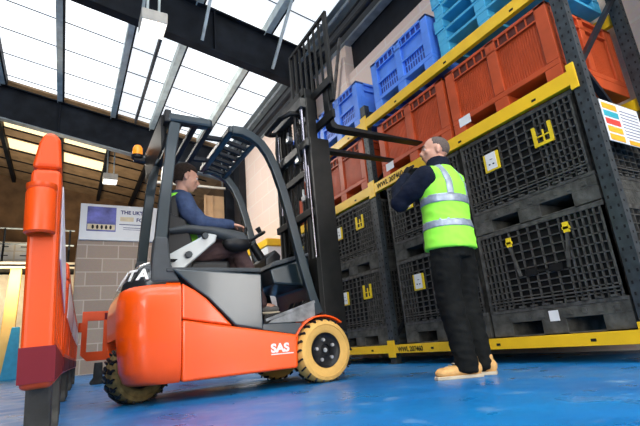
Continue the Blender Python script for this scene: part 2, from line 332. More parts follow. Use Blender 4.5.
# hanging lamps
def lamp(loc, label, s_=.2):
    t = thing('high_bay_lamp', loc, label, 'lamp'); x, y, z = loc
    MB().box(x-s_, x+s_, y-s_, y+s_, z, z+.22).build('housing', 'cream', t, .02, off=loc)
    MB().box(x-s_+.02, x+s_-.02, y-s_+.02, y+s_-.02, z-.03, z).build('lens', mat('lamp_lens', (.9,.9,.9), .5, 0, .02, 1, emit=(1,.98,.93), estr=1.6), t, off=loc)
    mb = MB()
    for dx in (-s_*.45, s_*.45): mb.box(x+dx-.02, x+dx+.02, y-.015, y+.015, z+.22, zr(x, ZS)+.1)
    mb.build('hanger', 'purlin', t, off=loc)
lamp((.98, 6.75, 5.72), 'white box lamp hung under the dark rafter near the roof lights', .21)
lamp((.98, 15.0, 5.95), 'small lit box lamp hanging far back above the office sign', .22)

# ================================================================ RACK
XR = 3.277; RD = 1.08
YU = (1.52, 4.20, 6.88)
def rack():
    t = thing('pallet_rack', (XR, 4.2, 0), 'tall pallet rack with dark perforated posts and yellow beams along the wall', 'rack'); O = t.location
    for yi, y in enumerate(YU):
        for xf in (XR, XR+RD):
            mb = MB(); x0, x1 = (xf, xf+.075) if xf == XR else (xf-.075, xf)
            fx = x0 if xf == XR else x1
            mb.box(x0, x1, y-.05, y+.05, 0, 3.28, 0)
            for k in range(42):
                z = .06 + k*.075
                for dy in (-.026, .026): mb.box(x0-.0015, x1+.0015, y+dy-.0065, y+dy+.0065, z-.011, z+.011, 1)
                mb.box(x0+.030, x0+.044, y-.0515, y+.0515, z+.024, z+.040, 1)
            p = mb.build('post', ['post', 'hole'], t, off=O)
            MB().box(x0-.03, x1+.03, y-.07, y+.07, 0, .008).build('foot_plate', 'post', p, off=O)
        zs = [.3, 1.25, 2.2, 3.15]; 
        for k in range(len(zs)-1):
            a, b = ((XR+.08, y, zs[k]), (XR+RD-.08, y, zs[k+1])) if k % 2 == 0 else ((XR+RD-.08, y, zs[k]), (XR+.08, y, zs[k+1]))
            MB().bar(a, b, .035, .045, (0,1,0)).build('brace', 'dark', t, off=O)
        for z in (.3, 3.2): MB().bar((XR+.08, y, z), (XR+RD-.08, y, z), .035, .045).build('brace', 'post', t, off=O)
    for (z0, z1) in ((.115, .205), (2.035, 2.155), (2.945, 3.065)):
        for (ya, yb) in ((YU[0], YU[1]), (YU[1], YU[2])):
            for xf in (0, 1):
                xa, xb = (XR-.012, XR+.04) if not xf else (XR+RD-.04, XR+RD+.012)
                mb = MB().box(xa, xb, ya+.052, yb-.052, z0, z1)
                xo0, xo1 = (XR-.016, XR-.001) if not xf else (XR+RD+.001, XR+RD+.016)
                for ye in (ya, yb):
                    s_ = 1 if ye == ya else -1
                    mb.box(xo0, xo1, min(ye-.0*s_, ye+.062*s_), max(ye-.0*s_, ye+.062*s_), z0-.045, z1+.05)
                bm_ = mb.build('beam', 'yel', t, .003, off=O)
                if not xf:
                    for k in range(3): MB().box(xa-.002, xa, ya+.35+k*.82, ya+.39+k*.82, z0+.03, z0+.05).build('slot', 'hole', bm_, off=O)
                    if ya == YU[0] and z0 < 2.5:
                        text('WWL 207460', 'lettering', 'hole', .085 if z0 > 1 else .070, (xa-.002, YU[1]-.12, z0+(.032 if z0 > 1 else .018)), (0,-1,0), (0,0,1), bm_, O, .0015)
    # load notice on the near frame
    n = MB().box(XR+.085, XR+.63, YU[0]-.058, YU[0]-.052, 1.53, 1.87).build('load_notice', 'white', t, off=O); n['label'] = 'white load notice with coloured blocks'
    x = XR+.10
    for (z, m_) in ((1.80, 'orng'), (1.735, 'tealp'), (1.67, 'red'), (1.605, 'orng'), (1.54, 'orng')):
        MB().box(x, x+.20, YU[0]-.061, YU[0]-.058, z, z+.048).build('colour_block', m_, n, off=O)
    MB().box(x+.26, XR+.62, YU[0]-.061, YU[0]-.058, 1.535, 1.57).build('colour_block', 'orng', n, off=O)
    mb = MB()
    for k in range(9): mb.box(x+.24, x+.50, YU[0]-.0605, YU[0]-.058, 1.59+k*.028, 1.594+k*.028)
    mb.build('fine_print', 'stext', n, off=O)
rack()
# ---- black folding containers (local: front face at x=0 looking to -x, width along y, base z=0)
WB, DB, HB = 1.155, 1.0, .905
def black_box(zrow):
    t = thing('black_bulk_container', (0,0,0), '', 'container', 'black bulk containers in the rack')
    mb = MB(); g = .145
    mb.box(0, DB, 0, WB, .115, .20, 0)
    for (a, b) in ((0, .20), (.475, .68), (WB-.20, WB)): mb.box(0, DB, a, b, 0, .115, 0)
    for (a, b) in ((0, .17), (DB-.17, DB)): mb.box(a, b, 0, WB, 0, .012, 0)
    for k in range(9): mb.box(-.006, 0, .07+k*.115, .11+k*.115, .135, .175, 0)
    mb.build('pallet_base', 'cbase', t, .006)
    mb = MB()  # tub: walls only, open top
    mb.box(.02, .04, .02, WB-.02, .2, HB-.02).box(DB-.04, DB-.02, .02, WB-.02, .2, HB-.02)
    mb.box(.02, DB-.02, .02, .04, .2, HB-.02).box(.02, DB-.02, WB-.04, WB-.02, .2, HB-.02)
    mb.box(.02, DB-.02, .02, WB-.02, .2, .22)
    mb.build('inner_wall', 'crate', t)
    def face(P, L, nm, latch):
        mb = MB()
        def q(u0, u1, z0, z1, d0=0., d1=.02):
            a = P(u0, d0); b = P(u1, d1); mb.box(min(a[0], b[0]), max(a[0], b[0]), min(a[1], b[1]), max(a[1], b[1]), z0, z1)
        q(0, L, HB-.035, HB, -.004, .04); q(0, L, .2, .225, -.004)
        q(0, .03, .2, HB, 0); q(L-.03, L, .2, HB, 0)
        u = .03; k = 0
        while u < L-.04:
            wide = L*.27 < u < L*.73
            q(u, u+.010, .225, HB-.035); u += .046 if not wide else .092
        z = .26
        while z < HB-.05: q(.03, L-.03, z, z+.009); z += .052 if z < .42 else .070
        for k in range(10): q(.06+k*(L-.1)/10, .06+k*(L-.1)/10+.05, .228, .243, -.012)
        q(.03, L-.03, .285, .297, -.008)
        mb.build(nm, 'crib', t)
    face(lambda u, d: (d, u), WB, 'front_grid', True)
    face(lambda u, d: (u, d), DB, 'side_grid', False)
    face(lambda u, d: (DB-d, u), WB, 'rear_grid', False)
    # yellow catches on the drop door
    ua = (.30, .82)
    if zrow:
        for i, u in enumerate(ua):
            if i == 1:
                f = MB().box(-.014, 0, u-.080, u+.080, .545, .715).build('yellow_label_holder', 'dyel', t)
                MB().box(-.017, -.014, u-.055, u+.055, .560, .715).build('paper_label', 'white', f)
                for (a_, b_, c_, d_) in ((-.03, -.012, .60, .612), (.012, .03, .602, .614), (-.02, .01, .65, .655)): MB().box(-.0185, -.017, u+a_, u+b_, c_, d_).build('print', 'hole', f)
            else:
                MB().box(-.016, 0, u-.085, u-.058, .57, .745).box(-.016, 0, u+.058, u+.085, .57, .745).box(-.016, 0, u-.085, u+.085, .57, .595).box(-.012, 0, u-.058, u+.058, .645, .655).box(-.012, 0, u-.01, u, .59, .70).build('latch', 'dyel', t)
    else:
        for i, u in enumerate(ua):
            s_ = 1 if i else -1
            MB().box(-.016, 0, u-.022, u+.022, .74, .82).box(-.016, 0, u-.03, u+.03, .765, .785).build('latch', 'dyel', t)
            MB().bar((-.01, u, .74), (-.01, u-.05*s_, .48), .02, .02).build('strap', 'crib', t)
        MB().box(-.012, 0, .40, .50, .47, .53).box(-.012, 0, .62, .72, .47, .53).box(-.01, 0, .5, .62, .49, .505).build('door_grip', 'crate', t)
        MB().box(-.009, -.006, .52, .60, .10, .18).build('paper_label', 'white', t)
    return t
bb_low = black_box(0); bb_up = black_box(1)
pos = [(1.60, 0, 'lower black container at the right end of the rack with two yellow catches'),
       (1.60, 1, 'upper black container at the right end of the rack just under the yellow beam'),
       (2.79, 0, 'lower black container behind the standing man, beside the left rack post'),
       (2.79, 1, 'upper black container behind the standing man, left of his raised elbow'),
       (4.27, 0, 'lower black container just left of the middle rack post'),
       (4.27, 1, 'upper black container just left of the middle rack post, beside the mast'),
       (5.46, 0, 'lower black container hidden largely by the truck mast'),
       (5.46, 1, 'upper black container hidden largely by the truck mast')]
used = {0: False, 1: False}
for (y, lv, lab) in pos:
    src = bb_up if (lv or y > 2 ) else bb_low
    key = 1 if src is bb_up else 0
    loc = (XR+.02, y, .207 + lv*.907)
    if not used[key]: src.location = loc; src['label'] = lab; used[key] = True
    else: copy_tree(src, loc, lab)
# ---- solid plastic containers
def solid_box(nm, mcol, mdark, H, group, style):
    t = thing(nm, (0,0,0), '', 'container', group); W = 1.15 if style == 'o' else 1.06; D = 1.0
    mb = MB(); mb.box(0, D, 0, W, .10, .15)
    for (a, b) in ((0, .14), (W/2-.07, W/2+.07), (W-.14, W)): mb.box(0, D, a, b, 0, .10)
    mb.build('base', mcol, t, .006)
    mb = MB(); th = .035
    mb.box(.03, .05, .03, W-.03, .15, H-.01).box(D-.05, D-.03, .03, W-.03, .15, H-.01).box(.03, D-.03, .03, .05, .15, H-.01).box(.03, D-.03, W-.05, W-.03, .15, H-.01)
    if style == 'o':
        for k in range(44):
            y = .05 + k*(W-.1)/44; mb.box(.022, .032, y, y+.012, .16, H-.14)
            x = .05 + k*(D-.1)/44; mb.box(x, x+.012, .022, .032, .16, H-.14)
    mb.build('wall', mcol, t)
    for (x0, x1, xa, xb) in ((0, .06, .06, .13), (D-.06, D, D-.13, D-.06)):
        for (y0, y1, ya, yb) in ((0, .11, 0, .06), (W-.11, W, W-.06, W)):
            MB().prism([(x0, y0), (x1, y0), (x1, y1), (x0, y1)], 'z', .15, H).box(xa-.002, xb, ya, yb, .15, H).build('corner_post', mcol, t, .006)
        MB().box(x0, x1, W/2-.055, W/2+.055, .15, H).build('middle_post', mcol, t, .008)
    for (y0, y1) in ((0, .06), (W-.06, W)): MB().box(D/2-.04, D/2+.04, y0, y1, .15, H).build('middle_post', mcol, t, .008)
    mb = MB(); mb.box(0, .05, 0, W, H-.03, H+.0).box(D-.05, D, 0, W, H-.03, H).box(0, D, 0, .05, H-.03, H).box(0, D, W-.05, W, H-.03, H)
    zb = H-.115
    mb.box(0, .04, .1, W-.1, zb-.012, zb+.004).box(.1, D-.1, 0, .04, zb-.012, zb+.004)
    for k in range(11): mb.box(.0, .04, .1+k*(W-.2)/10-.005, .1+k*(W-.2)/10+.005, zb, H-.03)
    if style == 'b': mb.box(.005, .04, .1, W-.1, H*.5, H*.5+.03)
    mb.box(.015, .03, .1, W/2-.055, zb+.004, H-.03, 1).box(.015, .03, W/2+.055, W-.1, zb+.004, H-.03, 1)
    if style == 'b':
        for k in range(16):
            for (a, b) in ((.12, W/2-.07), (W/2+.07, W-.12)):
                y = a + (b-a)*(k % 8 + .25)/8
                mb.box(.0275, .0305, y, y+.022, .18 + (k//8)*.09, .25 + (k//8)*.09, 1)
    mb.build('rim', [mcol, mdark], t, .003)
    return t
ob = solid_box('orange_bulk_container', 'ored', 'oredd', .70, 'orange bulk containers on the middle beams', 'o')
lbl = MB().box(-.004, 0, .93, 1.07, .055, .145).build('paper_label', 'white', ob)
ob.location = (XR+.0, 1.61, 2.16); ob['label'] = 'large orange container at the right end of the middle shelf, nearest the viewer'
copy_tree(ob, (XR, 2.80, 2.16), 'orange container in the middle, above the standing man and the fork tips')
copy_tree(ob, (XR, 4.28, 2.16), 'orange container just left of the middle rack post')
copy_tree(ob, (XR, 5.48, 2.16), 'orange container furthest left, behind the mast')
bl = solid_box('blue_bulk_container', 'blue', 'blued', .66, 'blue bulk containers on the top beams', 'b')
bl.location = (XR, 2.86, 3.07); bl['label'] = 'blue container on the top shelf beside the stack of light blue pallets'
copy_tree(bl, (XR, 4.27, 3.07), 'blue container on the top shelf just left of the middle rack post')
copy_tree(bl, (XR, 5.40, 3.07), 'blue container on the top shelf furthest left, behind the mast')
# ---- stack of plastic pallets
pl = thing('plastic_pallet', (0,0,0), '', 'pallet', 'light blue pallets stacked on the top beams')
mb = MB().box(0, 1.0, 0, 1.13, .12, .15)
for (a, b) in ((0, .13), (.5, .63), (1.0, 1.13)):
    for (c, d) in ((0, .12), (.44, .56), (.88, 1.0)): mb.box(c, d, a, b, .03, .12)
mb.build('deck', 'teal', pl, .006)
for (a, b) in ((0, .12), (.505, .625), (1.01, 1.13)): MB().box(0, 1.0, a, b, 0, .03).build('runner', 'teal', pl, .004)
words = ['lowest', 'second from the bottom', 'third from the bottom', 'fourth from the bottom', 'topmost']
for k in range(5):
    lab = 'light blue plastic pallet on the top shelf, %s of its stack' % words[k]
    if k == 0: pl.location = (XR, 1.62, 3.07); pl['label'] = lab
    else: copy_tree(pl, (XR+.01*(k % 2), 1.62+.012*(k % 3), 3.07+.152*k), lab)

# ================================================================ FORKLIFT
YN, YF = 3.19, 4.27; YC = 3.73
fk = thing('forklift_truck', (1.0, YC, 0), 'orange and slate grey electric forklift truck with raised mast and tan tyres', 'forklift'); FO = fk.location.copy()
def F(mb, nm, m_, bevel=0, par=None, label=None, seg=2):
    o = mb.build(nm, m_, par or fk, bevel, FO, seg)
    if label: o['label'] = label
    return o
# counterweight: lofted plan outline, notched at the rear for the steered wheels
def cw_ring(z, xr, inset, x1=.70, rad=.20, notch=0):
    pts = []
    y0, y1 = YN+inset, YF-inset
    pts.append((x1, y0, z))
    for k in range(9):
        t = PI/2*k/8; pts.append((xr+rad-rad*math.sin(t), y0+rad-rad*math.cos(t), z))
    pts += [(xr+notch, y0+rad+.01, z), (xr+notch, y1-rad-.01, z)]
    for k in range(9):
        t = PI/2*k/8; pts.append((xr+rad-rad*math.cos(t), y1-rad+rad*math.sin(t), z))
    pts.append((x1, y1, z)); return pts
def loft(rings, mb, cap0=True):
    n = len(rings[0]); vs = [p for r in rings for p in r]; k = len(rings)
    fs = [(i*n+j, i*n+(j+1) % n, (i+1)*n+(j+1) % n, (i+1)*n+j) for i in range(k-1) for j in range(n)]
    fs += [tuple(range(n-1, -1, -1)), tuple((k-1)*n+j for j in range(n))]
    mb.add(vs, fs, 0, True); return mb
mb = loft([cw_ring(z, xr, ins, .70, .20, nt) for (z, xr, ins, nt) in ((.125, .395, .05, .26), (.15, .36, .025, .30), (.22, .332, .008, .33), (.40, .312, 0, .35), (.44, .306, 0, .35), (.441, .306, 0, 0), (.62, .298, 0, 0), (.70, .305, .003, 0), (.745, .318, .010, 0), (.775, .34, .022, 0), (.80, .38, .05, 0), (.81, .46, .10, 0))], MB())
for k_ in range(len(mb.sm)): mb.sm[k_] = True
F(mb, 'counterweight', 'orange')
# dark rounded hood on top of the counterweight
mb = loft([cw_ring(z, xr, ins, .60, .2) for (z, xr, ins) in ((.72, .315, .03), (.80, .335, .034), (.90, .385, .045), (.955, .44, .07), (.985, .50, .12))], MB())
F(mb, 'rear_hood', mat('gloss_black_hood', (.014, .015, .016), .15, 0, .2, 3, coat=.5), label='glossy black rounded rear hood')
# maker's lettering across the rear hood, running round its corner
HX, HY = .345, 3.228; hr = .2
def rimpt(s_):
    # s_ = arc length from the near side end of the corner; negative runs on along the side
    q = hr*PI/2
    if s_ < 0: return Vector((HX+hr-s_, HY, 0)), Vector((-1,0,0))
    if s_ < q:
        t = s_/hr; return Vector((HX+hr-hr*math.sin(t), HY+hr-hr*math.cos(t), 0)), Vector((-math.cos(t), math.sin(t), 0))
    return Vector((HX, HY+hr+(s_-q), 0)), Vector((0,1,0))
mb = MB()
for ch, s_ in zip('ATOYOT', (.10, .20, .32, .44, .56, .68)):
    c, d = rimpt(s_); xd = -d
    up = Vector((0,0,1)); nrm = xd.cross(up)
    cu = text(ch, 'tmp', 'white', .12, c + up*.825 + nrm*.006, xd, (up*1.0 - nrm*.45), None, (0,0,0), .004, 1, .003, 'CENTER')
    b = len(mb.v); me = cu.data
    mb.add([v.co for v in me.vertices], [tuple(p.vertices) for p in me.polygons])
    bpy.data.objects.remove(cu); bpy.data.meshes.remove(me)
F(mb, 'lettering', 'white')
# side panels
for s_, y in ((1, YN), (-1, YF)):
    yy = (y, y+s_*.09)
    a, b = min(yy), max(yy)
    F(MB().prism([(.705, .125), (1.575, .132), (1.585, .30), (1.60, .375), (1.10, .465), (.705, .535)], 'y', a, b), 'lower_side_panel', 'orange', .018, seg=3)
    F(MB().prism([(.705, .540), (1.07, .473), (.88, .675), (.80, .735), (.705, .79)], 'y', a+ (.004 if s_ > 0 else 0), b), 'side_quarter_panel', 'orange', .014, seg=3)
    F(MB().prism([(.63, .895), (.80, .745), (.89, .68), (1.09, .474), (1.31, .43), (1.315, .855)], 'y', *(sorted((y+s_*.012, y+s_*.16)))), 'battery_cover_side', 'grey', .012, seg=3)
    F(MB().prism([(1.09, .468), (1.61, .372), (1.64, .42), (1.64, .468), (1.31, .474)], 'y', *(sorted((y+s_*.02, y+s_*.2)))), 'step_frame', 'grey', .006)
F(MB().box(.60, 1.315, YN+.02, YF-.02, .87, .905), 'battery_cover_top', 'charc', .01)
F(MB().box(.62, 1.30, YN+.1, YF-.1, .16, .87), 'battery_case', 'dark')
F(MB().box(.70, 1.95, YN+.18, YF-.18, .13, .44), 'chassis', 'dark')
F(MB().box(1.30, 1.95, YN+.06, YF-.06, .42, .47), 'floor_plate', 'black')
# angled tread plate beside the footwell, dash cowl, front plate
F(MB().prism([(1.36, .475), (1.66, .475), (1.78, .515), (1.78, .625), (1.40, .505)], 'y', YN+.04, YN+.06), 'kick_plate', 'steel', .004, label='scuffed steel kick plate')
F(MB().bar((1.34, YN+.05, .50), (1.78, YN+.05, .63), .035, .02), 'kick_plate_edge', 'steel')
F(MB().prism([(1.47, .93), (1.84, 1.04), (1.90, .50), (1.84, .48), (1.80, .78), (1.50, .80)], 'y', YN+.20, YF-.20), 'dash_cowl', 'guard', .02)
F(MB().prism([(1.46, .935), (1.84, 1.045), (1.84, 1.075), (1.50, .99)], 'y', YN+.18, YF-.18), 'dash_top', 'charc', .01)
F(MB().box(1.88, 1.92, YN+.12, YF-.12, .2, 1.02), 'front_plate', 'mast')
F(MB().prism([(1.50, .90), (1.62, .95), (1.66, 1.08), (1.60, 1.14), (1.50, 1.05)], 'y', 3.55, 3.90), 'instrument_pod', 'black', .02)
# pedals
F(MB().prism([(1.42, .47), (1.85, .47), (1.85, .60), (1.44, .565)], 'y', 3.48, 4.0), 'foot_board', 'black', .01)
for y in (3.50, 3.68): F(MB().bar((1.72, y, .52), (1.80, y, .66), .07, .015, (1,0,0)), 'pedal', 'black')
# fender arcs over front wheels
WX, WZ, WR = 1.822, .242, .242
for y0, y1 in ((YN, YN+.22), (YF-.22, YF)):
    mb = MB(); k = 10; ps = []
    for i in range(k+1):
        t = math.radians(160 - i*(110)/k); ps.append((WX + .268*math.cos(t), WZ + .262*math.sin(t)))
    ps2 = [(WX+(x-WX)*1.055, WZ+(z-WZ)*1.055) for x, z in ps]
    F(MB().prism(ps + ps2[::-1], 'y', y0, y1), 'front_fender', 'orange', .004)
o = text('SAS', 'logo', 'white', .085, (1.355, YN-.002, .262), (1,0,0), (0,0,1), fk, FO, .0035, 1.12); o['label'] = 'white SAS logo'
F(MB().box(1.355, 1.54, YN-.003, YN, .243, .250), 'logo_underline', 'white')
# wheels
def wheel(x, y, z, R_, w_, ang, dirty, nm, side=-1):
    ax = Vector((math.sin(ang)*-1, math.cos(ang), 0))*side
    c = Vector((x, y, z)); T = 'tyred' if dirty else 'tyre'
    prof = [(R_*.54, -w_/2), (R_*.62, -w_/2-.004), (R_*.80, -w_/2-.010), (R_*.93, -w_/2-.004), (R_*.985, -w_/2+.02), (R_, -w_/2+.05), (R_, w_/2-.05), (R_*.985, w_/2-.02), (R_*.93, w_/2+.004), (R_*.82, w_/2+.012), (R_*.80, w_/2+.006), (R_*.62, w_/2+.004), (R_*.55, w_/2-.01), (R_*.54, w_/2-.012)]
    a = ax.orthogonal().normalized(); b = ax.cross(a); mb = MB().lathe(prof, c, ax, 48); N = 22
    for k in range(N):
        t = 2*PI*k/N; rd = a*math.cos(t)+b*math.sin(t); tg = ax.cross(rd)
        for sg in (-1, 1):
            p0 = c + ax*sg*(w_/2+.004) + rd*R_*.955; p1 = c + ax*sg*(w_/2-.045) + rd*(R_+.002) + tg*.02
            mb.bar(p0, p1, .012, .028, rd, 1)
        if dirty:
            for sg in (-1, 1): mb.bar(c+ax*sg*.008+rd*(R_), c+ax*sg*.05+rd*(R_+.0)+tg*.02*sg, .02, .014, rd, 1)
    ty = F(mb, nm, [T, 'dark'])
    h_ = F(MB().lathe([(0, w_/2-.035), (R_*.18, w_/2-.035), (R_*.2, w_/2-.02), (R_*.42, w_/2-.03), (R_*.50, w_/2-.022), (R_*.56, w_/2-.004)], c, ax, 32), 'wheel_rim', 'black', par=ty)
    for k in range(5):
        t = 2*PI*k/5+.3; F(MB().disc(c+ax*(w_/2-.018)+(a*math.cos(t)+b*math.sin(t))*R_*.33, ax, R_*.055, .02, 8), 'wheel_nut', 'nut', par=ty)
    F(MB().disc(c+ax*(w_/2-.018), ax, R_*.07, .012, 10), 'hub_cap', 'nut', par=ty)
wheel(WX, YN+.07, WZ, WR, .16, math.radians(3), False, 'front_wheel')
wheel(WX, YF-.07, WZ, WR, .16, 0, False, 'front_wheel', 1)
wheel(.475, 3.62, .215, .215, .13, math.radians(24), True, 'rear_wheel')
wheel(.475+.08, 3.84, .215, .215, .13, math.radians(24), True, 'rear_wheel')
F(MB().box(.56, .70, 3.5, 3.95, .30, .44), 'steer_axle', 'dark')
# overhead guard
def rect_sweep(pts, wy, h_, nm, m_='guard', bev=.008):
    # pts in (x, y, z); section wy along y, h_ across in the xz plane
    mb = MB(); P = [Vector(p) for p in pts]; vs = []
    for i, p in enumerate(P):
        d = (P[min(i+1, len(P)-1)]-P[max(i-1, 0)]); d.y = 0; d.normalize(); nn = Vector((-d.z, 0, d.x))
        for (sy, sn) in ((-1,-1), (1,-1), (1,1), (-1,1)): vs.append(p + Vector((0, sy*wy/2, 0)) + nn*sn*h_/2)
    fs = [(i*4+j, i*4+(j+1) % 4, (i+1)*4+(j+1) % 4, (i+1)*4+j) for i in range(len(P)-1) for j in range(4)]
    fs += [(3,2,1,0), tuple(len(P)*4-4+j for j in range(4))]
    mb.add(vs, fs); return F(mb, nm, m_, bev)
arc = [(1.13, 2.10), (1.22, 2.10), (1.31, 2.065), (1.39, 2.01), (1.455, 1.92), (1.51, 1.80), (1.56, 1.64), (1.61, 1.44), (1.66, 1.20), (1.72, .92), (1.785, .66), (1.83, .53)]
for y in (3.27, 4.19):
    rect_sweep([(x, y, z) for x, z in arc], .055, .075, 'front_pillar')
    rect_sweep([(.60, y, .80), (.575, y, .95), (.565, y, 1.10), (.59, y, 1.42), (.629, y, 1.84), (.66, y, 2.08)], .06, .085, 'rear_pillar')
    F(MB().prism([(.50, .80), (.70, .80), (.635, .93), (.612, 1.13), (.52, 1.13), (.505, .95)], 'y', y-.05, y+.06), 'pillar_base', 'charc', .015)
    F(MB().box(.60, .955, y-.045, y+.045, 2.075, 2.15), 'side_rail', 'guard', .02)
    ins = .22 if y < YC else -.22
    F(MB().box(.93, 1.16, y+ins-.02, y+ins+.02, 2.09, 2.13), 'inner_rail', 'dark', .006)
F(MB().bar((.60, 3.23, 2.12), (.60, 4.23, 2.12), .05, .11), 'rear_cross_rail', 'black', .01)
F(MB().prism([(.56, 2.17), (.61, 2.17), (.60, 1.95), (.57, 1.86)], 'y', 3.32, 4.14), 'rear_guard_panel', 'black', .01)
for x in (.70, .82, .94): F(MB().bar((x, 3.25, 2.09), (x, 4.21, 2.09), .045, .04), 'roof_slat', 'dark', .005)
F(MB().bar((1.13, 3.25, 2.105), (1.13, 4.21, 2.105), .06, .06), 'front_cross_rail', 'guard', .012)
for k in range(7):
    y = 3.36 + k*.125
    F(MB().bar((1.14, y, 2.10), (1.33, y, 2.05), .03, .035), 'roof_slat', 'dark', .004)
F(MB().bar((1.345, 3.28, 2.04), (1.345, 4.18, 2.04), .05, .05), 'front_cross_rail', 'guard', .01)
# beacon on the rear left of the guard
bc = F(MB().lathe([(.045, 0), (.047, .03), (.044, .075), (.030, .10), (0, .108)], (.50, 4.19, 2.17), (0,0,1), 20), 'beacon', 'amber', label='amber flashing beacon')
F(MB().disc((.50, 4.19, 2.155), (0,0,1), .055, .03, 20), 'beacon_base', 'black', par=bc)
F(MB().bar((.60, 4.19, 2.12), (.47, 4.19, 2.13), .06, .03), 'beacon_bracket', 'black')
# seat
F(MB().box(.70, 1.17, 3.50, 3.98, .905, 1.02), 'seat_cushion', 'black', .035, seg=3)
F(MB().prism([(.68, 1.0), (.78, 1.0), (.76, 1.55), (.71, 1.58), (.66, 1.5)], 'y', 3.52, 3.96), 'seat_backrest', 'black', .03, seg=3)
F(MB().prism([(.64, .93), (.84, .93), (.88, 1.05), (.80, 1.34), (.66, 1.40)], 'y', 3.475, 3.52), 'seat_side_bolster', 'black', .015)
# armrest on the near side: silver bracket, knobs, black pad, levers
F(MB().prism([(.625, .965), (.66, .90), (.73, .895), (1.02, 1.155), (1.035, 1.215), (.96, 1.225), (.64, 1.035)], 'y', 3.42, 3.47), 'armrest_bracket', 'silver', .012, label='silver armrest bracket')
for (x, z, r_) in ((.80, 1.04, .028), (.93, 1.195, .026)): F(MB().disc((x, 3.405, z), (0,1,0), r_, .035, 8), 'adjuster_knob', 'charc', .004)
F(MB().tube([(.66, 3.48, 1.235), (.80, 3.48, 1.265), (1.0, 3.48, 1.255), (1.15, 3.48, 1.225), (1.25, 3.48, 1.19), (1.31, 3.48, 1.15)], [(.025,.05), (.035,.06), (.04,.06), (.055,.06), (.075,.06), (.045,.045)], 14, ref=(0,0,1)), 'armrest_pad', 'charc')
F(MB().ball((1.22, 3.48, 1.16), (.13, .065, .075), 10), 'lever_console', 'black')
for k in range(3): F(MB().tube([(1.27+k*.012, 3.45+k*.03, 1.21), (1.29+k*.012, 3.45+k*.03, 1.28)], .009, 8).ball((1.29+k*.012, 3.45+k*.03, 1.29), .014, 6), 'control_lever', 'black')
# steering column and wheel
F(MB().tube([(1.62, 3.75, .98), (1.46, 3.75, 1.22)], .04, 10), 'steering_column', 'black')
mb = MB(); c = Vector((1.44, 3.75, 1.26)); ax = Vector((-.5, 0, .86)).normalized(); a = Vector((0,1,0)); b = ax.cross(a); pts = []
for k in range(25): t = 2*PI*k/24; pts.append(c + (a*math.cos(t)+b*math.sin(t))*.15)
mb.tube(pts, .014, 8)
for k in range(3): t = 2*PI*k/3; mb.tube([c, c+(a*math.cos(t)+b*math.sin(t))*.15], .012, 6)
sw = F(mb, 'steering_wheel', 'black')
F(MB().tube([c+b*-.13+ax*.0, c+b*-.13+ax*.07], [.018, .026], 10), 'spinner_knob', 'black', par=sw)
# mast
F_ = F
def F(mb, nm, m_, bevel=0, par=None, label=None, seg=2):
    if par is None and not nm in ('carriage_bar', 'carriage_side_plate', 'load_backrest', 'fork'): mb.v = [(v[0]-.10, v[1], v[2]) for v in mb.v]
    return F_(mb, nm, m_, bevel, par, label, seg)
def rail(x0, x1, y, z0, z1, nm, s_):
    mb = MB(); mb.box(x0, x1, y-.012, y+.012, z0, z1, 0); mb.box(x0, x0+.022, min(y, y+.055*s_), max(y, y+.055*s_), z0, z1, 0); mb.box(x1-.022, x1, min(y, y+.055*s_), max(y, y+.055*s_), z0, z1, 0)
    mb.box(x0-.002, x0+.004, y-.013, y+.013, z0, z1, 1)
    return F(mb, nm, ['mast', 'mastw'])
ZT = 2.20
for s_, yo, yi, y3 in ((1, 3.34, 3.39, 3.44), (-1, 4.12, 4.07, 4.02)):
    rail(2.03, 2.235, yo, .10, ZT, 'outer_mast_rail', s_); rail(2.05, 2.145, yi, .60, 2.66, 'middle_mast_rail', s_); rail(2.07, 2.15, y3, 1.2, 2.80, 'inner_mast_rail', s_)
    F(MB().tube([(2.02, yi+.05*s_, .3), (2.02, yi+.05*s_, 1.6)], .032, 12), 'lift_cylinder', 'mast')
    F(MB().tube([(2.02, yi+.05*s_, 1.6), (2.02, yi+.05*s_, 2.6)], .019, 12), 'lift_rod', 'chrome')
F(MB().box(2.00, 2.06, 3.35, 4.11, 2.12, 2.20), 'outer_top_crossbar', 'mastw', .006)
F(MB().box(1.98, 2.04, 3.35, 4.11, 1.42, 1.49), 'outer_crossbar', 'mast', .006)
F(MB().box(1.98, 2.04, 3.35, 4.11, .32, .44), 'outer_crossbar', 'mast', .006)
F(MB().box(1.99, 2.06, 3.39, 4.07, 2.56, 2.66), 'middle_top_crossbar', 'mastw', .006)
F(MB().box(2.03, 2.08, 3.39, 4.07, 1.86, 1.93), 'middle_crossbar', 'mast', .006)
F(MB().box(2.05, 2.12, 3.43, 4.03, 2.72, 2.80), 'inner_top_crossbar', 'mast', .006)
# hose guide hoop sticking out to the rear, like a flattened ring
F(MB().tube([(2.05, 4.0, 2.55), (1.93, 4.02, 2.53), (1.86, 3.96, 2.50), (1.86, 3.60, 2.50), (1.93, 3.52, 2.53), (2.05, 3.52, 2.55)], .028, 10), 'hose_guide', 'mast')
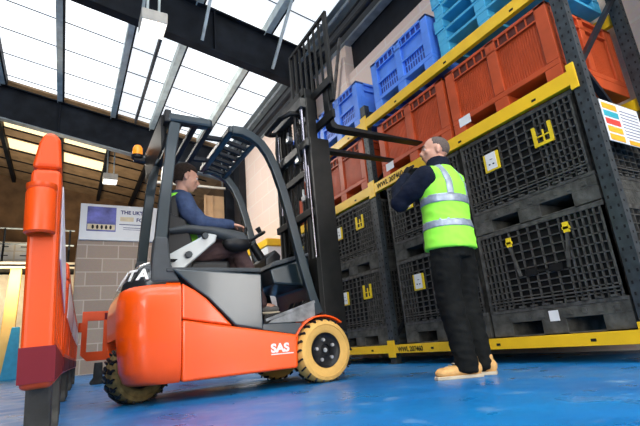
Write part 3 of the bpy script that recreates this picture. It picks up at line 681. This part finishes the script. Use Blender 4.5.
# chains (front of rods) and hoses
for y in (3.56, 3.66, 3.82, 3.92):
    mb = MB(); z = .7
    while z < 2.6: mb.box(2.075, 2.095, y-.012, y+.012, z, z+.022); mb.box(2.08, 2.09, y-.018, y+.018, z+.024, z+.034); z += .036
    F(mb, 'lift_chain', 'mastw')
for y in (3.60, 3.73, 3.88): F(MB().tube([(2.06, y, .6), (2.06, y+.01, 1.4), (2.07, y-.01, 2.1), (2.08, y, 2.6), (2.12, y, 2.9)], .011, 8), 'hydraulic_hose', 'black')
F(MB().tube([(2.10, 3.73, 1.7), (2.10, 3.73, 2.2)], .04, 14), 'free_lift_cylinder', 'mast')
F(MB().tube([(2.10, 3.73, 2.2), (2.10, 3.73, 2.65)], .024, 12), 'free_lift_rod', 'chrome')
F(MB().tube([(2.00, 3.345, .55), (2.00, 3.345, 1.0), (1.99, 3.345, 1.9)], .009, 8), 'hose_pipe', 'chrome')
for y in (3.50, 3.96):
    F(MB().lathe([(.0, -.02), (.05, -.02), (.05, -.012), (.038, -.008), (.038, .008), (.05, .012), (.05, .02), (0, .02)], (2.08, y, 2.62), (0,1,0), 16), 'chain_pulley', 'mastw')
for (y, z) in ((3.47, 2.42), (3.62, 2.05), (3.80, 2.36), (3.95, 2.12), (3.55, 1.62)):
    F(MB().box(2.02, 2.07, y-.035, y+.035, z, z+.05).bar((2.03, y, z+.05), (2.06, y+.05, z+.13), .02, .03), 'hose_clamp', 'nut', .004)
for y in (3.50, 3.96): F(MB().tube([(2.0, y, 2.0), (1.97, y+.02, 2.3), (2.0, y+.04, 2.55), (2.06, y+.05, 2.72)], .014, 8), 'hydraulic_hose', 'black')
# tilt cylinder and pipes low
F(MB().bar((1.9, 3.45, .62), (2.02, 3.42, .72), .04, .04), 'tilt_cylinder', 'mast')
# red and white warning mark on the outer near rail
F(MB().box(2.10, 2.17, 3.345, 3.348, .80, .97), 'warning_label', 'white', label='white and red warning label')
F(MB().box(2.115, 2.155, 3.342, 3.345, .86, .91), 'warning_mark', 'red')
F(MB().disc((2.09, 3.345, .57), (0,1,0), .022, .02, 12), 'mast_pin', 'chrome')
F(MB().box(1.95, 2.12, 3.40, 4.06, .42, .50), 'mast_mount', 'mast')
# carriage, load backrest, forks
XC = 2.04
for z in (2.30, 2.66): F(MB().box(XC, XC+.03, 3.06, 4.00, z, z+.09), 'carriage_bar', 'mast', .006)
for y in (3.50, 3.96): F(MB().box(XC-.09, XC, y-.02, y+.02, 2.25, 2.80), 'carriage_side_plate', 'mast', .006)
br = F(MB().box(XC+.03, XC+.06, 3.075, 3.135, 2.50, 3.50).box(XC+.03, XC+.06, 3.88, 3.92, 2.70, 3.50).box(XC+.03, XC+.06, 3.075, 3.92, 3.48, 3.52).box(XC+.03, XC+.06, 3.075, 3.92, 2.70, 2.73), 'load_backrest', 'mast', .004)
for k in range(6): F(MB().box(XC+.035, XC+.055, 3.235+k*.11-.010, 3.235+k*.11+.010, 2.72, 3.49), 'backrest_bar', 'mast', par=br)
for (y, L) in ((3.20, 1.155), (3.68, 1.145)):
    mb = MB(); x0 = XC+.025
    mb.prism([(x0, 2.78), (x0, 2.285), (x0+.012, 2.25), (x0+.05, 2.235), (x0+L, 2.262), (x0+L, 2.282), (x0+.08, 2.285), (x0+.05, 2.31), (x0+.04, 2.78)], 'y', y-.05, y+.05)
    F(mb, 'fork', 'black', .006)

F = F_

# ================================================================ BARRIERS
def barrier_panel(L, H=.68, film=True, n=None):
    # local: runs along +y from 0 to L, thickness in x, lower edge z=0
    t = thing('crowd_barrier', (0,0,0), '', 'barrier', 'orange plastic barriers')
    T = .072 if film else .05; c = .09; mb = MB()
    def fr(poly, m=0, t0=-T/2, t1=T/2): mb.prism(poly, 'x', t0, t1, m)
    b = .10 if film else .075
    fr([(0, .02) if film else (0, c), (.02, 0) if film else (0, c+.001), (b, 0) if film else (b, c+.04), (b, H-c-.05), (0, H-c-.02)]); fr([(L, c), (L, H-c-.02), (L-b, H-c-.05), (L-b, c+.04)])
    fr([(b if film else 0, c), (b if film else c, 0), (L-c, 0), (L, c), (L-b, c+.04), (b, c+.04)])
    fr([(0, H-c-.02), (b, H-c-.05), (L-b, H-c-.05), (L, H-c-.02)])
    mb.prism([(-T/2, H-c-.02), (T/2, H-c-.02), (T*.42, H-.02), (T*.25, H), (-T*.12, H), (-T*.3, H-.03)], 'y', .0, L)
    n = n or max(2, int((L-.2)/.32))
    for k in range(1, n): y = b + (L-2*b)*k/n; pw = .045 if film else .032; mb.box(-T/2+.004, T/2-.004, y-pw, y+pw, c+.03, H-c-.04)
    mb.build('panel', 'barr', t, .016, seg=3)
    if film: MB().box(-T/2-.003, T/2+.003, -.003, L-.04, .015, .10).build('red_band', 'barrd', t)
    else: MB().box(-T/2-.004, -T/2, .0, L-.0, H-c-.0, H-.01).box(T/2, T/2+.004, .30, L-.20, H-.13, H-.03).build('red_band', 'barrd', t)
    if film: MB().box(T/2, T/2+.004, .12, L-.06, H-.34, H-.12).build('reflective_strip', 'film', t)
    MB().lathe([(0, H-.29), (.030, H-.30), (.036, H-.295), (.036, H-.19), (.033, H-.18), (.036, H-.175), (.036, H-.165), (0, H-.16)], (-.008, -.012, 0), (0,0,1), 20).build('hook', 'barr', t)
    return t
def feet(t, ys, w_=.030):
    for y in ys:
        MB().prism([(y-.10, -.25), (y+.10, -.25), (y+.10, -.215), (y+.06, -.16), (y+.05, .05), (y-.05, .05), (y-.06, -.16), (y-.10, -.215)], 'x', -w_, w_).build('foot', 'rubber', t, .008)
b0 = barrier_panel(1.76); feet(b0, (.20, 1.6))
chain = [(-.051, 1.32), (-.030, 3.20), (.030, 5.10), (.10, 7.00)]
labs = ['orange plastic barrier standing nearest the viewer at the left edge', 'orange plastic barrier directly behind the nearest one in the row',
        'orange plastic barrier third in the row going away', 'orange plastic barrier fourth and last of the straight row']
for i, (x, y) in enumerate(chain):
    o = b0 if i == 0 else copy_tree(b0, (x, y, .25), labs[i])
    o.location = (x, y, .25); o['label'] = labs[i]
    nx = chain[i+1] if i+1 < len(chain) else (.18, 8.9)
    o.rotation_euler = (0, math.radians(-2.0) if i == 0 else 0, -math.atan2(nx[0]-x, nx[1]-y))
be = barrier_panel(1.9, .72, False, 7); feet(be, (.25, 1.6), .10)
be.location = (.225, 7.65, .33); be.rotation_euler = (0, 0, -PI/2); be['label'] = 'orange plastic barrier with openings standing across behind the truck'
for ch in be.children:
    if ch.name.startswith('foot'): ch.location.z -= .08

# ================================================================ PEOPLE
def remesh(mb, name, mats, parent, voxel, smooth=3, wrinkle=0, wscale=9, keep=True):
    me = bpy.data.meshes.new(name); me.from_pydata([tuple(v) for v in mb.v], [], mb.f); me.validate()
    o = bpy.data.objects.new(name, me); COL.objects.link(o)
    r = o.modifiers.new('r', 'REMESH'); r.mode = 'VOXEL'; r.voxel_size = voxel; r.use_smooth_shade = True
    if smooth: sm = o.modifiers.new('s', 'SMOOTH'); sm.iterations = smooth; sm.factor = .6
    dg = bpy.context.evaluated_depsgraph_get(); dg.update()
    m2 = bpy.data.meshes.new_from_object(o.evaluated_get(dg)); m2.name = name
    bpy.data.objects.remove(o); bpy.data.meshes.remove(me)
    if wrinkle:
        nm = [v.normal.copy() for v in m2.vertices]
        for v, n_ in zip(m2.vertices, nm):
            c = v.co; q = Vector((c.x*wscale, c.y*wscale, c.z*wscale*1.9 + c.x*4))
            v.co = c + n_*wrinkle*(1-2*abs(noise.noise(q))+.5*noise.noise(q*2.3))*.8
    for x in (mats if isinstance(mats, (list, tuple)) else [mats]): m2.materials.append(M[x])
    for p in m2.polygons: p.use_smooth = True
    o = bpy.data.objects.new(name, m2); COL.objects.link(o); o.parent = parent
    return o
def patch(src, cond, off, name, m_, parent):
    me = src.data; me.calc_loop_triangles() if hasattr(me, 'calc_loop_triangles') else None
    idx = {}; vs = []; fs = []
    for p in me.polygons:
        if cond(p.center, p.normal):
            f = []
            for v in p.vertices:
                if v not in idx: idx[v] = len(vs); vs.append(me.vertices[v].co + me.vertices[v].normal*off)
                f.append(idx[v])
            fs.append(tuple(f))
    o = MB().add(vs, fs, 0, True).build(name, m_, parent)
    sd = o.modifiers.new('thickness', 'SOLIDIFY'); sd.thickness = off*.9; sd.offset = -1
    return o
def limb(mb, pts, rs, n=14, ref=(1,0,0)):
    mb.tube(pts, rs, n, ref=ref)
    for p, r in zip(pts, rs):
        q = r if not isinstance(r, tuple) else min(r)
        mb.ball(p, q, 8)
    return mb
def head(mb, c, R_):
    """skull, face, ears joined; R_: rotation taking +y to the face direction"""
    c = Vector(c)
    def L(x, y, z): return c + R_ @ Vector((x, y, z))
    mb.ball(L(0, -.012, .030), (.076, .096, .088), 14, rot=R_)
    mb.ball(L(0, .020, -.012), (.066, .072, .092), 12, rot=R_)
    mb.ball(L(0, .045, -.070), (.040, .040, .036), 10, rot=R_)      # chin
    mb.ball(L(0, .020, -.060), (.056, .060, .040), 10, rot=R_)      # jaw
    mb.ball(L(0, .078, .030), (.052, .018, .014), 8, rot=R_)        # brow
    mb.tube([L(0, .082, .022), L(0, .100, -.006), L(0, .112, -.022)], [.009, .012, .014], 10)   # nose
    mb.ball(L(.011, .100, -.026), .010, 6); mb.ball(L(-.011, .100, -.026), .010, 6)
    for sx in (-1, 1): mb.ball(L(.040*sx, .066, -.014), (.022, .020, .020), 8, rot=R_)
    mb.ball(L(0, .088, -.046), (.024, .012, .007), 8, rot=R_); mb.ball(L(0, .086, -.056), (.021, .012, .008), 8, rot=R_)
    for sx in (-1, 1):
        mb.ball(L(.078*sx, -.010, -.002), (.010, .020, .032), 8, rot=R_); mb.ball(L(.080*sx, -.004, -.026), (.008, .011, .012), 6, rot=R_)
def head_extras(c, R_, root, hairm, cond, hs=1.0):
    c = Vector(c)
    def L(x, y, z): return c + R_ @ Vector((x, y, z))
    for sx in (-1, 1):
        e = MB().ball(L(.030*sx, .079, .010), (.013, .010, .009), 8, rot=R_).build('eye', 'eye', root)
        MB().ball(L(.030*sx, .0865, .010), (.0055, .003, .0055), 6, rot=R_).build('iris', 'iris', e)
        MB().tube([L(.014*sx, .094, .033), L(.032*sx, .092, .038), L(.050*sx, .080, .032)], [.004, .005, .003], 6).build('eyebrow', hairm, root)
    MB().ball(L(0, .094, -.051), (.020, .008, .006), 8, rot=R_).build('lips', 'lip', root)
    mb = MB(); n = 26; vs = []; N = n*2
    for i in range(n+1):
        th = PI*i/n
        for j in range(N):
            ph = PI*j/n; d = Vector((math.sin(th)*math.cos(ph), math.sin(th)*math.sin(ph), math.cos(th)))
            k = cond(d); r = (.077+.006*hs*k, .097+.006*hs*k, .090+.007*hs*k) if k > 0 else (.066, .084, .078)
            q = 1 + (.02*noise.noise(d*9)*hs if k > 0 else 0)
            vs.append(L(d.x*r[0]*q, -.012+d.y*r[1]*q, .030+d.z*r[2]*q))
    mb.add(vs, [(i*N+j, (i+1)*N+j, (i+1)*N+(j+1) % N, i*N+(j+1) % N) for i in range(n) for j in range(N)], 0, True)
    mb.build('hair', hairm, root)
def hand(mb, w_, d, nrm, side, curl=.5, s=1.0, r=1.0):
    """w_ wrist, d pointing direction, nrm back-of-hand normal, side +1/-1 where the thumb leaves"""
    w_ = Vector(w_); d = Vector(d).normalized(); nrm = Vector(nrm); nrm = (nrm - d*nrm.dot(d)).normalized(); sd = d.cross(nrm)*side
    R3 = Matrix((sd, d, nrm)).transposed()
    mb.ball(w_+d*.050*s, (.040*s, .052*s, .016*s*r), 8, rot=R3)
    mb.tube([w_-d*.02, w_+d*.03*s], [(.028*r, .020*r), (.036*s, .018*s)], 10, ref=sd)
    for k, (o_, ln) in enumerate(((.029, .072), (.010, .080), (-.010, .074), (-.028, .058))):
        p = w_+d*.085*s+sd*o_*s; a = curl*.55; pts = [p-d*.02*s, p]
        for f_ in (.42, .32, .26):
            dd = d*math.cos(a) - nrm*math.sin(a); p = p + dd*ln*f_*s; pts.append(p); a += curl
        mb.tube(pts, [.0095*r, .0098*r, .0092*r, .0085*r, .0072*r], 8); mb.ball(pts[-1], .0072*r, 6)
    p = w_+d*.022*s+sd*.028*s; t1 = (d*.72+sd*.65-nrm*.2).normalized(); t2 = (d*.9+sd*.25-nrm*.35).normalized()
    mb.tube([p, p+t1*.035*s, p+t1*.035*s+t2*.028*s, p+t1*.035*s+t2*.052*s], [.014*r, .012*r, .0105*r, .008*r], 8); mb.ball(p+t1*.035*s+t2*.052*s, .008*r, 6)
RZ = lambda a: Matrix.Rotation(a, 3, 'Z')

# ---- man standing in front of the rack, back towards the viewer, hands raised to his chin
root = thing('person', (2.41, 2.25, 0), 'bald man in lime hi-vis vest and black trousers standing before the rack, hands raised', 'person', None, math.radians(9))
HC = (.045, .03, 1.66); HR = RZ(math.radians(46)) * 1.05 @ Matrix.Rotation(math.radians(4), 3, 'X')
torso = [((0, 0, .90), (.165, .12)), ((0, 0, 1.00), (.165, .118)), ((0, .0, 1.10), (.150, .108)), ((0, -.005, 1.22), (.165, .112)), ((0, -.01, 1.34), (.175, .112)), ((0, -.008, 1.42), (.150, .09)), ((0, 0, 1.475), (.085, .07)), ((.015, .01, 1.53), (.058, .058)), ((.035, .02, 1.60), (.055, .058))]
LA = [(-.175, 0, 1.395), (-.235, .10, 1.31), (-.265, .195, 1.25), (-.205, .235, 1.37), (-.13, .215, 1.475)]
RA = [(.175, 0, 1.405), (.225, .12, 1.30), (.225, .235, 1.25), (.13, .28, 1.37), (.02, .27, 1.50)]
LL = [(-.085, 0, .90), (-.088, .02, .70), (-.088, .03, .50), (-.088, .0, .30), (-.088, -.02, .09)]
RL = [(.085, 0, .90), (.092, .0, .70), (.085, .015, .50), (.078, -.01, .30), (.07, -.03, .09)]
mb = MB(); mb.tube([p for p, r in torso], [r for p, r in torso], 20, ref=(1,0,0)); head(mb, HC, HR)
for A in (LA, RA): limb(mb, A, [.052, .044, .040, .034, .026])
for G in (LL, RL): limb(mb, G, [.085, .07, .052, .048, .036]); mb.ball(Vector(G[-1])+Vector((0, .06, -.045)), (.035, .10, .03), 8)
body = remesh(mb, 'body', 'skin', root, .0075, 2)
def man_hair(d):   # short shaved band round the back and sides
    return .2 if (d.y < .42 and d.z > .02) or (d.y < .12 and d.z > -.25) or (d.y < -.25 and d.z > -.6) else 0
head_extras(HC, HR, root, 'shaved', man_hair, .5)
mb = MB(); T2 = [(p, (r[0]+.022, r[1]+.022)) for p, r in torso[1:7]] + [((0, .005, 1.52), (.082, .082))]
mb.tube([p for p, r in T2], [r for p, r in T2], 20, ref=(1,0,0))
for A in (LA, RA): limb(mb, A, [.088, .078, .070, .060, .045])
mb.tube([(.005, .0, 1.47), (.025, .008, 1.565)], [(.095, .09), (.082, .084)], 18, ref=(1,0,0))
remesh(mb, 'jacket', 'navy', root, .010, 3, .006, 8)
mb = MB(); V = [((0, .005, .865), (.215, .165)), ((0, 0, 1.0), (.210, .158)), ((0, 0, 1.10), (.202, .150)), ((0, -.005, 1.22), (.207, .150)), ((0, -.01, 1.34), (.208, .148)), ((0, -.008, 1.42), (.170, .122)), ((0, .0, 1.485), (.105, .098))]
mb.tube([p for p, r in V], [r for p, r in V], 24, ref=(1,0,0))
for sx in (-1, 1): mb.ball((.145*sx, -.005, 1.40), (.06, .105, .085), 10)
vest = remesh(mb, 'hi_vis_vest', 'hivis', root, .010, 4, .006, 6)
for z in (1.005, 1.185): patch(vest, lambda c, n_: z < c.z < z+.055 and abs(n_.z) < .7, .004, 'reflective_band', 'reflect', vest)
for sx in (-1, 1): patch(vest, lambda c, n_: .075 < c.x*sx < .125 and c.z > 1.23, .004, 'reflective_band', 'reflect', vest)
mb = MB(); mb.tube([(0, 0, .80), (0, 0, .92), (0, 0, 1.02)], [(.17, .125), (.175, .13), (.165, .12)], 20, ref=(1,0,0))
limb(mb, LL, [.105, .100, .087, .080, .072]); limb(mb, RL, [.105, .100, .087, .080, .072])
for G in (LL, RL): mb.tube([Vector(G[-1])+Vector((0, .0, .05)), Vector(G[-1])+Vector((0, .015, -.045))], [.074, (.076, .084)], 14, ref=(1,0,0))
remesh(mb, 'trousers', 'trous', root, .010, 2, .009, 8)
for G, a in ((LL, 52), (RL, 26)):
    c = Vector(G[-1]); Rf = RZ(math.radians(a)); mb = MB()
    P = lambda x, y, z: c + Rf @ Vector((x, y, z-.09))
    for (y, z, r) in ((-.05, .055, (.042, .05, .05)), (.03, .055, (.044, .07, .05)), (.11, .045, (.047, .07, .038)), (.165, .040, (.047, .052, .034))): mb.ball(P(0, y, z), r, 10, rot=Rf)
    mb.tube([P(0, -.03, .05), P(0, -.03, .13)], [.05, .05], 12)
    bt = remesh(mb, 'boot', 'boot', root, .008, 2)
    pts = [(-.04, -.09), (.04, -.09), (.05, 0), (.052, .14), (.035, .21), (0, .225), (-.035, .21), (-.052, .14), (-.05, 0)]
    MB().prism([((Rf @ Vector((x, y, 0))).x+c.x, (Rf @ Vector((x, y, 0))).y+c.y) for x, y in pts], 'z', 0.0, .022).build('sole', 'sole', bt, .004)
    mb = MB()
    for k in range(4): mb.tube([P(-.022, .065+k*.022, .105-k*.010), P(.022, .07+k*.022, .105-k*.010)], .004, 6)
    mb.build('laces', 'sole', bt)
for (A, nm_, sd_) in ((LA, (-.5, .2, .6), 1), (RA, (.5, .2, .6), -1)):
    d = Vector(A[-1]) - Vector(A[-2]); mb = MB(); w_ = Vector(A[-1])
    hand(mb, w_, (d.normalized()*.5 + Vector((.5 if A is LA else -.5, .0, .1))), Vector((0, .9, .35)), sd_, .75, 1.0, 1.35)
    mb.tube([w_-d.normalized()*.05, w_+d.normalized()*.01], [.042, .036], 12)
    remesh(mb, 'glove', 'glove', root, .005, 1)

# ---- driver seated on the truck, hand on the levers
root = thing('person', (.835, 3.74, 0), 'dark-haired man in blue-grey jumper and hi-vis vest seated driving the forklift truck', 'person', None, -PI/2)
HC = (0, .015, 1.80); HR = Matrix.Rotation(math.radians(-10), 3, 'X') * 1.14
torso = [((0, .0, 1.10), (.165, .125)), ((0, -.03, 1.22), (.155, .118)), ((0, -.04, 1.36), (.165, .115)), ((0, -.045, 1.48), (.172, .108)), ((0, -.04, 1.565), (.145, .085)), ((0, -.035, 1.615), (.08, .065)), ((0, -.02, 1.67), (.052, .054)), ((0, -.005, 1.75), (.050, .053))]
RA = [(.175, -.04, 1.53), (.225, .0, 1.42), (.245, .09, 1.325), (.235, .21, 1.325), (.225, .345, 1.335)]
LA = [(-.175, -.04, 1.53), (-.225, .04, 1.42), (-.235, .13, 1.31), (-.17, .27, 1.32), (-.11, .40, 1.35)]
LL = [(-.09, .02, 1.10), (-.11, .22, 1.14), (-.13, .45, 1.165), (-.12, .55, .93), (-.11, .65, .69)]
RL = [(.09, .02, 1.10), (.10, .22, 1.13), (.115, .44, 1.15), (.11, .53, .92), (.10, .63, .68)]
mb = MB(); mb.tube([p for p, r in torso], [r for p, r in torso], 20, ref=(1,0,0)); head(mb, HC, HR)
for A in (LA, RA): limb(mb, A, [.052, .044, .040, .034, .026])
for G in (LL, RL): limb(mb, G, [.085, .075, .055, .048, .036]); mb.ball(Vector(G[-1])+Vector((0, .06, -.04)), (.035, .09, .03), 8)
hand(mb, RA[-1], (-.05, 1, -.12), (.25, .1, 1), -1, .45)
hand(mb, LA[-1], (.1, 1, -.05), (-.3, 0, 1), 1, .7)
remesh(mb, 'body', 'skin', root, .0065, 1)
def drv_hair(d):
    return 1 if (d.z > .30 and d.y < .86) or (d.y < .30 and d.z > -.30 and not (d.y > .06 and d.z < .0)) or (d.y < -.10 and d.z > -.80) else 0
head_extras(HC, HR, root, 'hair', drv_hair, 1.6)
mb = MB(); T2 = [(p, (r[0]+.018, r[1]+.018)) for p, r in torso[:6]] + [((0, -.03, 1.665), (.078, .076))]
mb.tube([p for p, r in T2], [r for p, r in T2], 20, ref=(1,0,0))
for A in (LA, RA): limb(mb, A, [.085, .080, .070, .055, .040])
remesh(mb, 'jumper', 'bluejumper', root, .009, 3, .005, 9)
mb = MB(); V = [((0, .0, 1.13), (.187, .148)), ((0, -.03, 1.24), (.178, .142)), ((0, -.04, 1.36), (.187, .140)), ((0, -.045, 1.48), (.190, .132)), ((0, -.04, 1.575), (.160, .108)), ((0, -.035, 1.632), (.095, .085))]
mb.tube([p for p, r in V], [r for p, r in V], 24, ref=(1,0,0))
vest = remesh(mb, 'hi_vis_vest', 'hivis', root, .009, 3, .004, 6)
for z in (1.28,): patch(vest, lambda c, n_: z < c.z < z+.05 and abs(n_.z) < .7, .004, 'reflective_band', 'reflect', vest)
mb = MB(); mb.tube([(0, -.02, 1.04), (0, -.01, 1.12), (0, -.02, 1.2)], [(.175, .135), (.178, .138), (.165, .12)], 20, ref=(1,0,0))
for G in (LL, RL): limb(mb, G, [.105, .098, .080, .072, .062])
remesh(mb, 'trousers', 'btrous', root, .009, 2, .007, 9)
for G in (LL, RL):
    c = Vector(G[-1]); mb = MB()
    for (y, z, r) in ((-.03, -.045, (.038, .045, .045)), (.05, -.055, (.040, .07, .038)), (.12, -.06, (.042, .06, .03))): mb.ball(c+Vector((0, y, z)), r, 10)
    sh = remesh(mb, 'shoe', 'shoe', root, .008, 2)
    MB().box(c.x-.042, c.x+.042, c.y-.07, c.y+.175, c.z-.105, c.z-.085).build('sole', 'sole', sh, .01)
